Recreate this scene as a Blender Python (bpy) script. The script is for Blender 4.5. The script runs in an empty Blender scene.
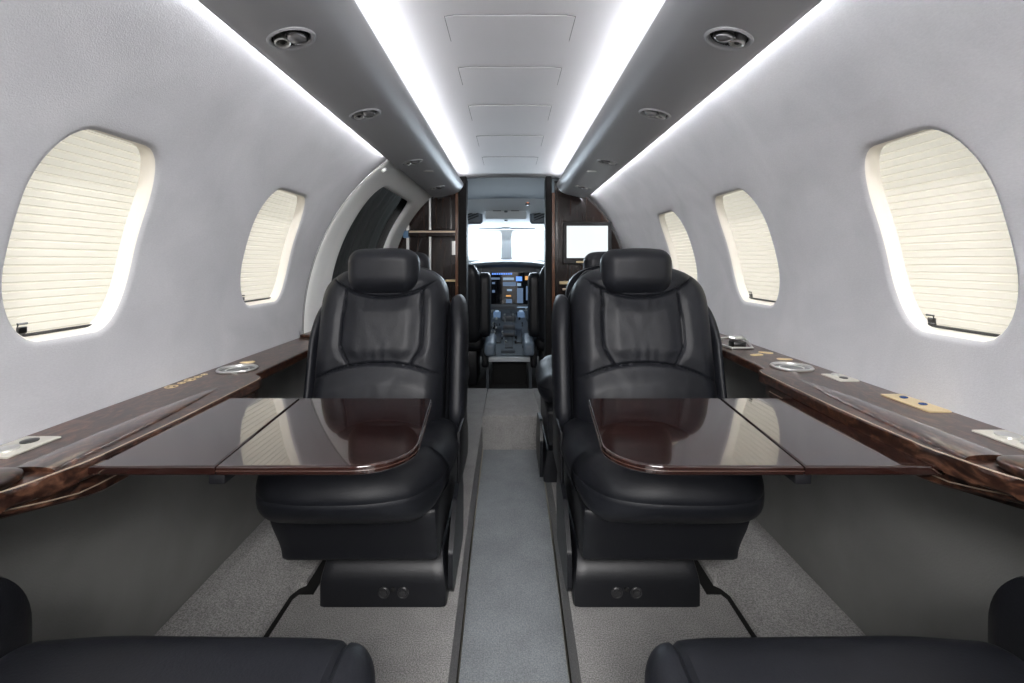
import bpy, bmesh, math, random
from mathutils import Vector, Matrix, noise
random.seed(7)
PI = math.pi
C = bpy.context.scene.collection
sc = bpy.context.scene

# ------------------------------------------------------------------ camera, world, light, exposure
F, VX, VY, EZ = 470.0, 510.0, 262.0, 0.88
cd = bpy.data.cameras.new('camera'); cam = bpy.data.objects.new('camera', cd); C.objects.link(cam)
cam.location = (0, 0, EZ); cam.rotation_euler = (PI/2, 0, 0)
cd.sensor_width = 36; cd.lens = F/1024*36; cd.clip_start = 0.02
cd.shift_x = (512-VX)/1024; cd.shift_y = (VY-341.5)/1024
sc.camera = cam
w = bpy.data.worlds.new('sky'); sc.world = w; w.use_nodes = True
bg = w.node_tree.nodes['Background']; bg.inputs[0].default_value = (0.86, 0.94, 1.0, 1); bg.inputs[1].default_value = 0.9
sc.view_settings.view_transform = 'Standard'; sc.view_settings.look = 'None'
sc.view_settings.exposure = 0.82; sc.view_settings.gamma = 1.0; sc.view_settings.use_curve_mapping = False
LED = 82.0            # strength of the cove strips
SHADE_LIGHT = 0.12    # watts of daylight behind each shade
def area(name, loc, direction, sx, sy, power, col=(1, 1, 1)):
    l = bpy.data.lights.new(name, 'AREA'); l.shape = 'RECTANGLE'; l.size = sx; l.size_y = sy; l.energy = power; l.color = col
    o = bpy.data.objects.new(name, l); C.objects.link(o); o.location = loc
    o.rotation_euler = Vector(direction).to_track_quat('-Z', 'Y').to_euler()
    return o
# fill light added behind the camera, and daylight of the cockpit windshield
area('rear_fill_light', (0, -0.75, 1.40), (0, 0.30, -1), 0.7, 0.9, 46, (1, .98, .97))
area('windshield_daylight', (0, 5.25, 1.12), (0, -1, -0.35), 0.9, 0.3, 11, (.75, .88, 1))

# ------------------------------------------------------------------ materials
def mat(name, col, rough=.5, metal=0., coat=0., nz=None, bump=None, emit=None, trans=0., spec=None, sheen=0.):
    m = bpy.data.materials.new(name); m.use_nodes = True; nt = m.node_tree; b = nt.nodes['Principled BSDF']
    b.inputs['Base Color'].default_value = (*col, 1); b.inputs['Roughness'].default_value = rough
    b.inputs['Metallic'].default_value = metal; b.inputs['Coat Weight'].default_value = coat; b.inputs['Coat Roughness'].default_value = .02
    if trans: b.inputs['Transmission Weight'].default_value = trans
    if spec is not None: b.inputs['Specular IOR Level'].default_value = spec
    if sheen: b.inputs['Sheen Weight'].default_value = sheen
    if emit: b.inputs['Emission Color'].default_value = (*emit[0], 1); b.inputs['Emission Strength'].default_value = emit[1]
    tc = nt.nodes.new('ShaderNodeTexCoord')
    def noi(scale, det=4, dist=0., st=None):
        n = nt.nodes.new('ShaderNodeTexNoise'); n.inputs['Scale'].default_value = scale; n.inputs['Detail'].default_value = det
        n.inputs['Distortion'].default_value = dist
        if st:
            mp = nt.nodes.new('ShaderNodeMapping'); mp.inputs['Scale'].default_value = st
            nt.links.new(tc.outputs['Object'], mp.inputs[0]); nt.links.new(mp.outputs[0], n.inputs['Vector'])
        else: nt.links.new(tc.outputs['Object'], n.inputs['Vector'])
        return n
    if nz:   # list of (scale, stretch, colours at 0..1, distortion); first is the base, the rest multiply
        prev = None
        for (scale, st, stops, dist) in nz:
            n = noi(scale, 5, dist, st); r = nt.nodes.new('ShaderNodeValToRGB'); nt.links.new(n.outputs['Fac'], r.inputs[0])
            while len(r.color_ramp.elements) < len(stops): r.color_ramp.elements.new(.5)
            for e, (p, c) in zip(r.color_ramp.elements, stops): e.position = p; e.color = (*c, 1)
            if prev is None: prev = r.outputs[0]
            else:
                mx = nt.nodes.new('ShaderNodeMix'); mx.data_type = 'RGBA'; mx.blend_type = 'MULTIPLY'; mx.inputs[0].default_value = 1
                nt.links.new(prev, mx.inputs[6]); nt.links.new(r.outputs[0], mx.inputs[7]); prev = mx.outputs[2]
        nt.links.new(prev, b.inputs['Base Color'])
    if bump:
        bs, bst = bump; n = noi(bs, 3); bp = nt.nodes.new('ShaderNodeBump'); bp.inputs['Strength'].default_value = bst; bp.inputs['Distance'].default_value = .002
        nt.links.new(n.outputs['Fac'], bp.inputs['Height']); nt.links.new(bp.outputs[0], b.inputs['Normal'])
    return m
def g(v): return (v, v, v)
M = {}
M['wall'] = mat('grey_suede_wall', (.42, .42, .44), .92, nz=[(5, None, [(.3, (.41, .41, .42)), (.7, (.48, .48, .49))], .6), (170, (1, 1, 3), [(.3, g(.92)), (.7, g(1.))], 0)], bump=(420, .25))
M['sidewall'] = mat('dark_grey_sidewall', (.17, .17, .16), .8, nz=[(4, None, [(.3, (.20, .20, .192)), (.7, (.27, .27, .258))], .3)], bump=(300, .2))
M['reveal'] = mat('cream_glow_window_surround', (.74, .70, .62), .5)  # cream plastic, its colour also carrying the backlit glow of the shades
M['white'] = mat('white_door_surround', (.84, .84, .81), .45)
M['ceiling'] = mat('pale_ceiling_panel', (.84, .83, .85), .6)
M['valance'] = mat('satin_grey_overhead', (.40, .405, .42), .42, bump=(700, .06))
M['gap'] = mat('black_gap', (.006, .006, .006), .7)
M['leather'] = mat('black_leather', (.018, .018, .021), .48, nz=[(9, None, [(.3, (.0082, .0092, .0125)), (.7, (.0125, .0138, .0185))], .4)], bump=(330, .16), spec=.40)
M['leather2'] = mat('black_leather_plain', (.0085, .0092, .012), .42, bump=(300, .12), spec=.45)
M['plastic'] = mat('black_plastic', (.007, .007, .009), .45)
M['stitch'] = mat('grey_stitching', (.07, .07, .075), .6)
M['carpet'] = mat('grey_carpet', (.2, .195, .19), 1., nz=[(340, None, [(.32, (.19, .186, .18)), (.68, (.54, .53, .515))], 0), (14, None, [(.3, g(.85)), (.7, g(1.))], 0)], bump=(260, 1.))
M['runner'] = mat('blue_grey_runner', (.17, .19, .2), 1., nz=[(260, None, [(.3, (.25, .275, .29)), (.7, (.45, .48, .50))], 0), (10, None, [(.3, g(.85)), (.7, g(1.))], 0)], bump=(280, .9))
M['burl'] = mat('burl_walnut', (.06, .02, .012), .28, coat=.32, spec=.4, nz=[(26, (1.6, .7, 1.6), [(.30, (.010, .004, .003)), (.46, (.034, .014, .009)), (.56, (.075, .032, .019)), (.72, (.15, .070, .042))], 2.2), (90, None, [(.35, g(.55)), (.62, g(1.))], 1.2)])
M['burlgloss'] = mat('polished_burl_walnut', (.06, .02, .012), .28, coat=1., spec=.4, nz=[(26, (1.6, .7, 1.6), [(.30, (.010, .004, .003)), (.46, (.034, .014, .009)), (.56, (.075, .032, .019)), (.72, (.15, .070, .042))], 2.2), (90, None, [(.35, g(.55)), (.62, g(1.))], 1.2)])
M['table'] = mat('polished_mahogany', (.035, .012, .008), .10, coat=1., nz=[(12, (.35, 3.2, 1), [(.3, (.012, .005, .0045)), (.55, (.024, .009, .007)), (.75, (.040, .016, .011))], .7)])
M['cabwood'] = mat('dark_straight_grain_wood', (.03, .012, .008), .22, coat=.3, spec=.4, nz=[(9, (6, 6, .35), [(.3, (.008, .0045, .004)), (.55, (.020, .009, .006)), (.8, (.055, .024, .014))], .4)])
M['silver'] = mat('brushed_silver', (.70, .70, .68), .28, .85)
M['nickel'] = mat('satin_nickel_plate', (.62, .60, .53), .35, .5)
M['gold'] = mat('champagne_gold_plate', (.70, .56, .33), .35, .5)
M['darkmetal'] = mat('smoked_metal', (.10, .10, .10), .3, 1.)
M['lens'] = mat('clear_lamp_lens', (.35, .35, .36), .06, .6)
M['led'] = mat('white_light_strip', (1, 1, 1), .5, emit=((.97, .97, 1.), LED*.12))
M['led_wall'] = mat('white_wall_wash_strip', (1, 1, 1), .5, emit=((.97, .97, 1.), LED*1.1))
M['well'] = mat('shaded_well_silver', (.24, .25, .24), .35, .7)
M['knob'] = mat('charcoal_knob', (.03, .03, .032), .3)
M['screen'] = mat('black_glass_screen', (.004, .005, .008), .06, coat=1.)
M['tv'] = mat('monitor_screen_reflection', (.05, .05, .05), .1, emit=((.86, .93, .95), .62))  # white reflection in the screen, painted as emission
M['curtain'] = mat('charcoal_curtain', (.075, .08, .08), .7)
M['brass_line'] = mat('brass_pinstripe', (.62, .50, .38), .35, .6)
M['edge_line'] = mat('dark_edge_line', (.05, .022, .014), .35, 0.)
M['seamgrey'] = mat('grey_panel_seam', (.16, .16, .165), .7)
M['cockpit'] = mat('pale_cockpit_lining', (.62, .64, .65), .55)
M['header'] = mat('slate_header_lining', (.25, .27, .29), .75)
M['post'] = mat('near_black_post', (.007, .006, .006), .6, spec=.25)
M['dooredge'] = mat('black_door_seal', (.008, .008, .008), .25)
M['cockdark'] = mat('slate_instrument_panel', (.085, .095, .11), .45)
M['console'] = mat('grey_console', (.12, .14, .16), .35)
M['blueglow'] = mat('blue_backlit_symbols', (.02, .05, .2), .3, emit=((.12, .32, 1.), 0.7))
M['paleglow'] = mat('pale_backlit_symbols', (.04, .07, .1), .3, emit=((.45, .65, .9), 0.30))
M['orange'] = mat('orange_backlit_symbols', (.3, .1, .02), .3, emit=((1, .5, .15), 0.40))
M['terrain'] = mat('steel_blue_display_area', (.02, .04, .08), .3, emit=((.10, .16, .26), 0.48))
M['bluebtn'] = mat('blue_switch', (.02, .05, .16), .25)
M['red'] = mat('amber_indicator', (.35, .07, .03), .3, emit=((.8, .25, .1), .7))
def shade_mat():
    m = bpy.data.materials.new('cream_pleated_fabric'); m.use_nodes = True; nt = m.node_tree
    for n in list(nt.nodes): nt.nodes.remove(n)
    out = nt.nodes.new('ShaderNodeOutputMaterial'); d = nt.nodes.new('ShaderNodeBsdfDiffuse'); t = nt.nodes.new('ShaderNodeBsdfTranslucent'); mx = nt.nodes.new('ShaderNodeMixShader')
    d.inputs[0].default_value = (.80, .75, .65, 1); t.inputs[0].default_value = (.76, .69, .58, 1); mx.inputs[0].default_value = .5
    nt.links.new(d.outputs[0], mx.inputs[1]); nt.links.new(t.outputs[0], mx.inputs[2]); nt.links.new(mx.outputs[0], out.inputs[0])
    return m
M['shade'] = shade_mat()
def glass_mat():
    m = bpy.data.materials.new('windshield_glass'); m.use_nodes = True; nt = m.node_tree
    for n in list(nt.nodes): nt.nodes.remove(n)
    out = nt.nodes.new('ShaderNodeOutputMaterial'); t = nt.nodes.new('ShaderNodeBsdfTransparent'); gl = nt.nodes.new('ShaderNodeBsdfGlossy'); mx = nt.nodes.new('ShaderNodeMixShader')
    t.inputs[0].default_value = (.95, .98, .98, 1); gl.inputs['Roughness'].default_value = .02; mx.inputs[0].default_value = .05
    nt.links.new(t.outputs[0], mx.inputs[1]); nt.links.new(gl.outputs[0], mx.inputs[2]); nt.links.new(mx.outputs[0], out.inputs[0])
    return m
M['glass'] = glass_mat()

# ------------------------------------------------------------------ helpers
def obj(name, bm, m, parent=None, ang=35, weld=1e-5):
    if weld: bmesh.ops.remove_doubles(bm, verts=bm.verts, dist=weld)
    bmesh.ops.recalc_face_normals(bm, faces=bm.faces)
    ca = math.radians(ang)
    for f in bm.faces: f.smooth = True
    for e in bm.edges:
        e.smooth = not (len(e.link_faces) == 2 and e.calc_face_angle(0) > ca)
    me = bpy.data.meshes.new(name); bm.to_mesh(me); bm.free()
    for mm in (m if isinstance(m, (list, tuple)) else [m]): me.materials.append(mm)
    o = bpy.data.objects.new(name, me); C.objects.link(o)
    if parent: o.parent = parent
    return o
def flat(o):
    md = o.modifiers.new('weighted_normals', 'WEIGHTED_NORMAL'); md.keep_sharp = True; md.weight = 100; return o
def tag(o, label, cat, group=None):
    o['label'] = label; o['category'] = cat
    if group: o['group'] = group
    return o
def thing(name, label, cat, loc=(0, 0, 0), group=None, rz=0):
    o = bpy.data.objects.new(name, None); C.objects.link(o); o.location = loc; o.rotation_euler = (0, 0, rz); o.empty_display_size = .05
    return tag(o, label, cat, group)
def struct(o): o['kind'] = 'structure'; return o
def copy_tree(o, parent=None):
    c = o.copy(); C.objects.link(c)
    if parent: c.parent = parent
    for ch in list(o.children): copy_tree(ch, c)
    return c
def B(): return bmesh.new()
def box(bm, x0, x1, y0, y1, z0, z1, bev=0, seg=2, mi=0):
    r = bmesh.ops.create_cube(bm, size=1); vs = r['verts']
    for v in vs: v.co = Vector(((x0+x1)/2+v.co.x*(x1-x0), (y0+y1)/2+v.co.y*(y1-y0), (z0+z1)/2+v.co.z*(z1-z0)))
    fs = {f for v in vs for f in v.link_faces}
    if mi:
        for f in fs: f.material_index = mi
    if bev:
        es = list({e for v in vs for e in v.link_edges})
        bmesh.ops.bevel(bm, geom=es, offset=bev, segments=seg, affect='EDGES', profile=.5)
    return bm
def rbox(bm, c, h, r, n=(14, 14, 14), fn=None):
    """rounded box with dense faces; r = radius per axis; fn(x,y,z,(u,v,w)) deforms"""
    c = Vector(c); rr = [min(a, b) for a, b in zip(r, h)]
    def pt(u):
        p = [u[i]*h[i] for i in range(3)]
        inn = [max(-(h[i]-rr[i]), min(h[i]-rr[i], p[i])) for i in range(3)]
        d = Vector([(p[i]-inn[i])/rr[i] for i in range(3)]); d.normalize()
        q = Vector([inn[i]+d[i]*rr[i] for i in range(3)])
        q = q + c
        if fn: q = Vector(fn(q.x, q.y, q.z, u))
        return q
    def warp(t):   # denser near the ends
        return math.sin(t*PI/2)*.45 + t*.55
    for ax in range(3):
        a, b = [(1, 2), (2, 0), (0, 1)][ax]
        for s in (-1, 1):
            grid = []
            for i in range(n[a]+1):
                row = []
                for j in range(n[b]+1):
                    u = [0, 0, 0]; u[ax] = s; u[a] = warp(-1+2*i/n[a]); u[b] = warp(-1+2*j/n[b])
                    row.append(bm.verts.new(pt(u)))
                grid.append(row)
            for i in range(n[a]):
                for j in range(n[b]):
                    q = [grid[i][j], grid[i+1][j], grid[i+1][j+1], grid[i][j+1]]
                    bm.faces.new(q if s > 0 else q[::-1])
    return bm
def prism(bm, pts, z0, z1, bev=0, seg=3, bottom=True):
    vs = [bm.verts.new((p[0], p[1], z0)) for p in pts]; f = bm.faces.new(vs)
    r = bmesh.ops.extrude_face_region(bm, geom=[f]); top = [v for v in r['geom'] if isinstance(v, bmesh.types.BMVert)]
    for v in top: v.co.z = z1
    if bev:
        ts = set(top); es = [e for e in bm.edges if e.verts[0] in ts and e.verts[1] in ts]
        if bottom:
            bs = set(vs); es += [e for e in bm.edges if e.verts[0] in bs and e.verts[1] in bs]
        bmesh.ops.bevel(bm, geom=es, offset=bev, segments=seg, affect='EDGES', profile=.5)
    return bm
def round_poly(pts, rad, n=8):
    out = []; N = len(pts)
    for i, p in enumerate(pts):
        r = rad[i] if isinstance(rad, (list, tuple)) else rad
        p = Vector(p); a = Vector(pts[i-1]); b = Vector(pts[(i+1) % N])
        if r <= 0: out.append(tuple(p)); continue
        da = (a-p).normalized(); db = (b-p).normalized(); half = da.angle(db)/2
        t = min(r/math.tan(half), (a-p).length*.49, (b-p).length*.49); rr = t*math.tan(half)
        cen = p+(da+db).normalized()*(rr/math.sin(half))
        s = p+da*t; e = p+db*t
        a0 = math.atan2(s.y-cen.y, s.x-cen.x); a1 = math.atan2(e.y-cen.y, e.x-cen.x); d = (a1-a0+PI) % (2*PI)-PI
        for k in range(n+1): out.append((cen.x+rr*math.cos(a0+d*k/n), cen.y+rr*math.sin(a0+d*k/n)))
    return out
def tube(bm, pts, rad, n=10, cap=True):
    pts = [Vector(p) for p in pts]; rings = []
    for i, p in enumerate(pts):
        t = (pts[min(i+1, len(pts)-1)]-pts[max(i-1, 0)]).normalized()
        up = Vector((0, 0, 1)) if abs(t.z) < .9 else Vector((1, 0, 0))
        a = t.cross(up).normalized(); b = t.cross(a); r = rad[i] if isinstance(rad, (list, tuple)) else rad
        rings.append([bm.verts.new(p+a*r*math.cos(2*PI*k/n)+b*r*math.sin(2*PI*k/n)) for k in range(n)])
    for i in range(len(rings)-1):
        for k in range(n): bm.faces.new((rings[i][k], rings[i][(k+1) % n], rings[i+1][(k+1) % n], rings[i+1][k]))
    if cap: bm.faces.new(rings[0][::-1]); bm.faces.new(rings[-1])
    return bm
def lathe(bm, prof, loc=(0, 0, 0), axis=(0, 0, 1), n=32):
    q = Vector((0, 0, 1)).rotation_difference(Vector(axis)); L = Vector(loc); rings = []
    for r, z in prof:
        if r < 1e-6: rings.append([bm.verts.new(L+q@Vector((0, 0, z)))]*n)
        else: rings.append([bm.verts.new(L+q@Vector((r*math.cos(2*PI*k/n), r*math.sin(2*PI*k/n), z))) for k in range(n)])
    for i in range(len(rings)-1):
        for k in range(n):
            f = [rings[i][k], rings[i][(k+1) % n], rings[i+1][(k+1) % n], rings[i+1][k]]; u = []
            for v in f:
                if v not in u: u.append(v)
            if len(u) > 2:
                try: bm.faces.new(u)
                except ValueError: pass
    return bm
def pillow_plate(bm, P, a, b, hw, hh, t, r): # rounded plate centred P, axes a,b (unit), half sizes, thickness t along n = a x b
    n = a.cross(b).normalized(); pts = round_poly([(-hw, -hh), (hw, -hh), (hw, hh), (-hw, hh)], r, 5)
    lo = [bm.verts.new(P+a*x+b*y) for x, y in pts]; mid = [bm.verts.new(P+a*x+b*y+n*t*.7) for x, y in pts]
    s = 1-min(t*.5, hw*.2, hh*.2)/min(hw, hh)
    hi = [bm.verts.new(P+a*x*s+b*y*s+n*t) for x, y in pts]; N = len(pts)
    for A, Bq in ((lo, mid), (mid, hi)):
        for k in range(N): bm.faces.new((A[k], A[(k+1) % N], Bq[(k+1) % N], Bq[k]))
    bm.faces.new(hi); bm.faces.new(lo[::-1]); return bm

# ------------------------------------------------------------------ fuselage shell
R, CZ = .83, .712
A0, A1 = math.radians(-10.5), math.radians(51.5)
def wp(sx, s, y, d=0.):          # point on side wall: s = arc length (0 at cabin widest), d outward
    a = s/R; return Vector((sx*(R+d)*math.cos(a), y, CZ+(R+d)*math.sin(a)))
S0, S1 = A0*R, A1*R
NS = 26
def dshear(s, y): return y+(-.06+.284*(s-.0)*1.0-.0)*max(0., min(1., (3.29-y)/(3.29-1.95)))
def wall_plain(bm, sx, y0, y1, ny, smax=S1):
    for j in range(ny):
        for i in range(NS):
            sa, sb = S0+(smax-S0)*i/NS, S0+(smax-S0)*(i+1)/NS; ya, yb = y0+(y1-y0)*j/ny, y0+(y1-y0)*(j+1)/ny
            bm.faces.new([bm.verts.new(wp(sx, *q)) for q in ((sa, ya), (sb, ya), (sb, yb), (sa, yb))])
def ray_outline(c, h, r, th, e=0.):
    """radius of a rounded rectangle (half sizes h, corner r, grown by e) along angle th"""
    rx, ry = (r if isinstance(r, tuple) else (r, r)); rx += e; ry += e; hx, hy = h[0]+e, h[1]+e; dx, dy = math.cos(th), math.sin(th); lo, hi = 0., 3.
    for _ in range(30):
        m = (lo+hi)/2; x, y = abs(dx*m), abs(dy*m); qx, qy = (x-(hx-rx))/rx, (y-(hy-ry))/ry
        d = (math.hypot(qx, qy)-1) if qx > 0 and qy > 0 else max(x-hx, y-hy)
        if d < 0: lo = m
        else: hi = m
    return lo
def window_tile(bm, sx, y0, y1, cy, cs, hy, hs, r, roll=.018, depth=.045, ny=14, reveal=None, cream=1):
    bnd = [(y0+(y1-y0)*k/ny, S0) for k in range(ny)]+[(y1, S0+(S1-S0)*k/NS) for k in range(NS)]
    bnd += [(y1-(y1-y0)*k/ny, S1) for k in range(ny)]+[(y0, S1-(S1-S0)*k/NS) for k in range(NS)]
    rings = []
    ths = [math.atan2(s-cs, y-cy) for y, s in bnd]
    outer = [(math.hypot(y-cy, s-cs)) for y, s in bnd]
    spec = [('b', t) for t in (0, .2, .4, .6, .8, .93)]+[('e', roll, 0)]
    for k in range(1, 7):
        q = k/6*PI/2; spec.append(('e', roll*(1-math.sin(q)), roll*(1-math.cos(q))))
    spec += [('e', -.002, roll+(depth-roll)*.5), ('e', -.004, depth)]
    for sp in spec:
        ring = []
        for th, ro in zip(ths, outer):
            if sp[0] == 'b':
                ri = ray_outline((cy, cs), (hy, hs), r, th, roll); rad = ro+(ri-ro)*sp[1]; d = 0
            else: rad = ray_outline((cy, cs), (hy, hs), r, th, sp[1]); d = sp[2]
            ring.append(bm.verts.new(wp(sx, cs+rad*math.sin(th), cy+rad*math.cos(th), d)))
        rings.append(ring)
    N = len(bnd)
    for i in range(len(rings)-1):
        for k in range(N):
            f = bm.faces.new((rings[i][k], rings[i][(k+1) % N], rings[i+1][(k+1) % N], rings[i+1][k]))
            f.material_index = 1 if i >= 9 else 0  # cream starts within the roll, painting the window glow onto the edge
WY = [.888, 1.585, 2.22]; WHY = {.888: .123, 1.585: .145, 2.22: .148}; WHS = {.888: .190, 1.585: .189, 2.22: .188}; WR, WCS = (.068, .135), math.radians(15.3)*R
def build_wall(sx, wins, yend, name):
    bm = B(); edges = [-1.3]
    for c in wins: window_tile(bm, sx, c-.27, c+.27, c, WCS, WHY[c], WHS[c], WR, roll=.017, depth=.031); edges += [c-.27, c+.27]
    edges.append(yend)
    for a, b in zip(edges[::2], edges[1::2]):
        if b-a > .001: wall_plain(bm, sx, a, b, max(2, int((b-a)/.1)))
    return struct(obj(name, bm, [M['wall'], M['reveal']], weld=2e-4, ang=50))
wl = build_wall(-1, WY[:2], 1.95, 'wall_left')
for v in wl.data.vertices:
    if v.co.y > 1.855+.0001:
        s_ = math.atan2(v.co.z-CZ, -v.co.x)*R; k_ = (v.co.y-1.855)/(1.95-1.855); v.co.y = 1.855+k_*(dshear(s_, 1.95)-1.855)
build_wall(1, WY, 3.30, 'wall_right')
# white surround of the entry door (front of the left wall) with its opening
bm = B(); window_tile(bm, -1, 1.955, 3.29, 2.635, .13, .405, .455, (.07, .10), roll=.03, depth=.075, ny=22)
for f in bm.faces:
    f.material_index = 1 if f.material_index == 1 and abs(sum(math.hypot(v.co.x, v.co.z-CZ) for v in f.verts)/len(f.verts)-R) > .028 else 0
for v in bm.verts:
    s_ = math.atan2(v.co.z-CZ, -v.co.x)*R; v.co.y = dshear(s_, v.co.y)
o = struct(obj('door_1', bm, [M['white'], M['dooredge']], weld=2e-4, ang=50))
bm = B()   # dark seal along the seam between wall and surround, and the raised white lip
for k in range(40):
    sa, sb = S0+(S1-S0)*k/40, S0+(S1-S0)*(k+1)/40
    for (ya, yb, d0) in ((1.949, 1.956, -.004),):
        bm.faces.new([bm.verts.new(wp(-1, q[0], dshear(q[0], q[1]), q[2])) for q in ((sa, ya, d0), (sb, ya, d0), (sb, yb, d0), (sa, yb, d0))])
obj('door_seal', bm, M['darkmetal'], o)
bm = B()
for k in range(40):
    sa, sb = S0+(S1-S0)*k/40, S0+(S1-S0)*(k+1)/40
    prof = ((1.957, 0), (1.957, -.002), (1.963, -.004), (2.00, -.004), (2.06, -.002), (2.10, 0))
    for (ya, da), (yb, db) in zip(prof, prof[1:]):
        bm.faces.new([bm.verts.new(wp(-1, q[0], dshear(q[0], q[1]), q[2])) for q in ((sa, ya, da), (sb, ya, da), (sb, yb, db), (sa, yb, db))])
obj('door_frame', bm, M['white'], o)
bm = B(); lathe(bm, [(0, .008), (.009, .006), (.012, 0), (.012, -.006)], wp(-1, S1-.085, 2.14, -.012), (.6, 0, -.8), 20); obj('door_latch', bm, M['white'], o)
# curtain drawn behind the opening
bm = B(); NY, NA = 160, 40; gr = []
for j in range(NY+1):
    y = 2.02+(3.22-2.02)*j/NY; row = []
    for i in range(NA+1):
        s = -.42+(.68+.42)*i/NA; fold = .016*math.sin((y+.10*s)*46+1.3*math.sin(y*9+2*s))+.008*math.sin((y)*103+s*5)
        row.append(bm.verts.new(wp(-1, s, y+.05*math.sin(3*s), .13+fold)))
    gr.append(row)
for j in range(NY):
    for i in range(NA): bm.faces.new((gr[j][i], gr[j+1][i], gr[j+1][i+1], gr[j][i+1]))
tag(obj('entry_curtain', bm, M['curtain'], ang=80), 'charcoal curtain hanging in folds behind the white entry door surround', 'curtain')

# windows: pleated shade, rail and pull
def shade(sx, cy, idx):
    HY, HS = WHY[cy], WHS[cy]
    bm = B(); n = 81; e = .012; top = []
    def ys(s):   # half-width of outline at arc position s
        t = s-WCS; rx, ry = WR[0]+e, WR[1]+e; hx, hy = HY+e, HS+e; q = (abs(t)-(hy-ry))/ry
        if q <= 0: return hx
        return hx-rx+rx*math.sqrt(max(0, 1-q*q))
    rows = []
    for i in range(n+1):
        f_ = (i//3+(0, .16, .84)[i % 3])/(n/3); d = .031+(.0050, .0012, .0012)[i % 3]
        s = WCS-HS-e*.5+(2*HS+e)*f_; hw = ys(s)
        rows.append([bm.verts.new(wp(sx, s, cy+hw*(-1+2*k/6), d)) for k in range(7)])
    for i in range(n):
        for k in range(6): bm.faces.new((rows[i][k], rows[i][k+1], rows[i+1][k+1], rows[i+1][k]))
    root = struct(obj('window_%d' % idx, bm, M['shade'], ang=1, weld=0))
    bm = B(); s0 = WCS-HS+.006; hw = ys(s0+.006)-.020
    lo = []
    for k in range(9):
        y = cy+hw*(-1+2*k/8); lo.append(wp(sx, s0, y, .027))
    tube(bm, lo, .0028, 8); obj('shade_rail', bm, M['darkmetal'], root)
    bm = B(); yy = cy-hw*.86 if sx < 0 else cy+hw*.82
    P = wp(sx, s0+.010, yy, .025); a = Vector((0, 1, 0)); b = (wp(sx, s0+.02, yy)-wp(sx, s0, yy)).normalized()
    pillow_plate(bm, P, a, b, .008, .006, .004, .002)
    tube(bm, [P-b*.006-a*.010, P-b*.006+a*.006, P+b*.003+a*.006, P+b*.003-a*.006, P+b*.011-a*.006, P+b*.011+a*.010], .0022, 6)
    obj('shade_pull', bm, M['darkmetal'], root)
    # daylight behind the shade
    L = wp(sx, WCS, cy, .12); area('window_daylight', L, wp(sx, WCS, cy)-L, .40, .46, SHADE_LIGHT, (1, .97, .90))
    bm = B(); pts = []
    return root
k = 1
for sx, ws in ((-1, WY[:2]), (1, WY)):
    for c in ws: shade(sx, c, k); k += 1

# ceiling, overhead valances and light strips
YB, YF = -1.3, 3.30
def sweep(bm, prof, y0, y1, n=1, caps=False):
    L = [[bm.verts.new((x, y0+(y1-y0)*j/n, z)) for x, z in prof] for j in range(n+1)]
    for j in range(n):
        for i in range(len(prof)-1): bm.faces.new((L[j][i], L[j][i+1], L[j+1][i+1], L[j+1][i]))
    if caps: bm.faces.new(L[0][::-1]); bm.faces.new(L[-1])
def cz(x): return EZ+.598-.008*(x/.35)**2
bm = B(); sweep(bm, [(-.40+.8*k/30, cz(-.40+.8*k/30)) for k in range(31)], YB, YF, 1); struct(obj('ceiling', bm, M['ceiling']))
vprof = [(.512, 1.362), (.524, 1.342), (.530, 1.328), (.527, 1.321), (.515, 1.3175), (.495, 1.317), (.46, 1.321), (.42, 1.330), (.385, 1.338), (.353, 1.351), (.334, 1.367), (.321, 1.385), (.3145, 1.400), (.3145, 1.408), (.317, 1.412), (.320, 1.412), (.3225, 1.408), (.324, 1.400), (.41, 1.399), (.42, 1.398), (.49, 1.39), (.505, 1.375)]
VENT_Y = (.94, 1.42, 2.10, 2.82)
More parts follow.
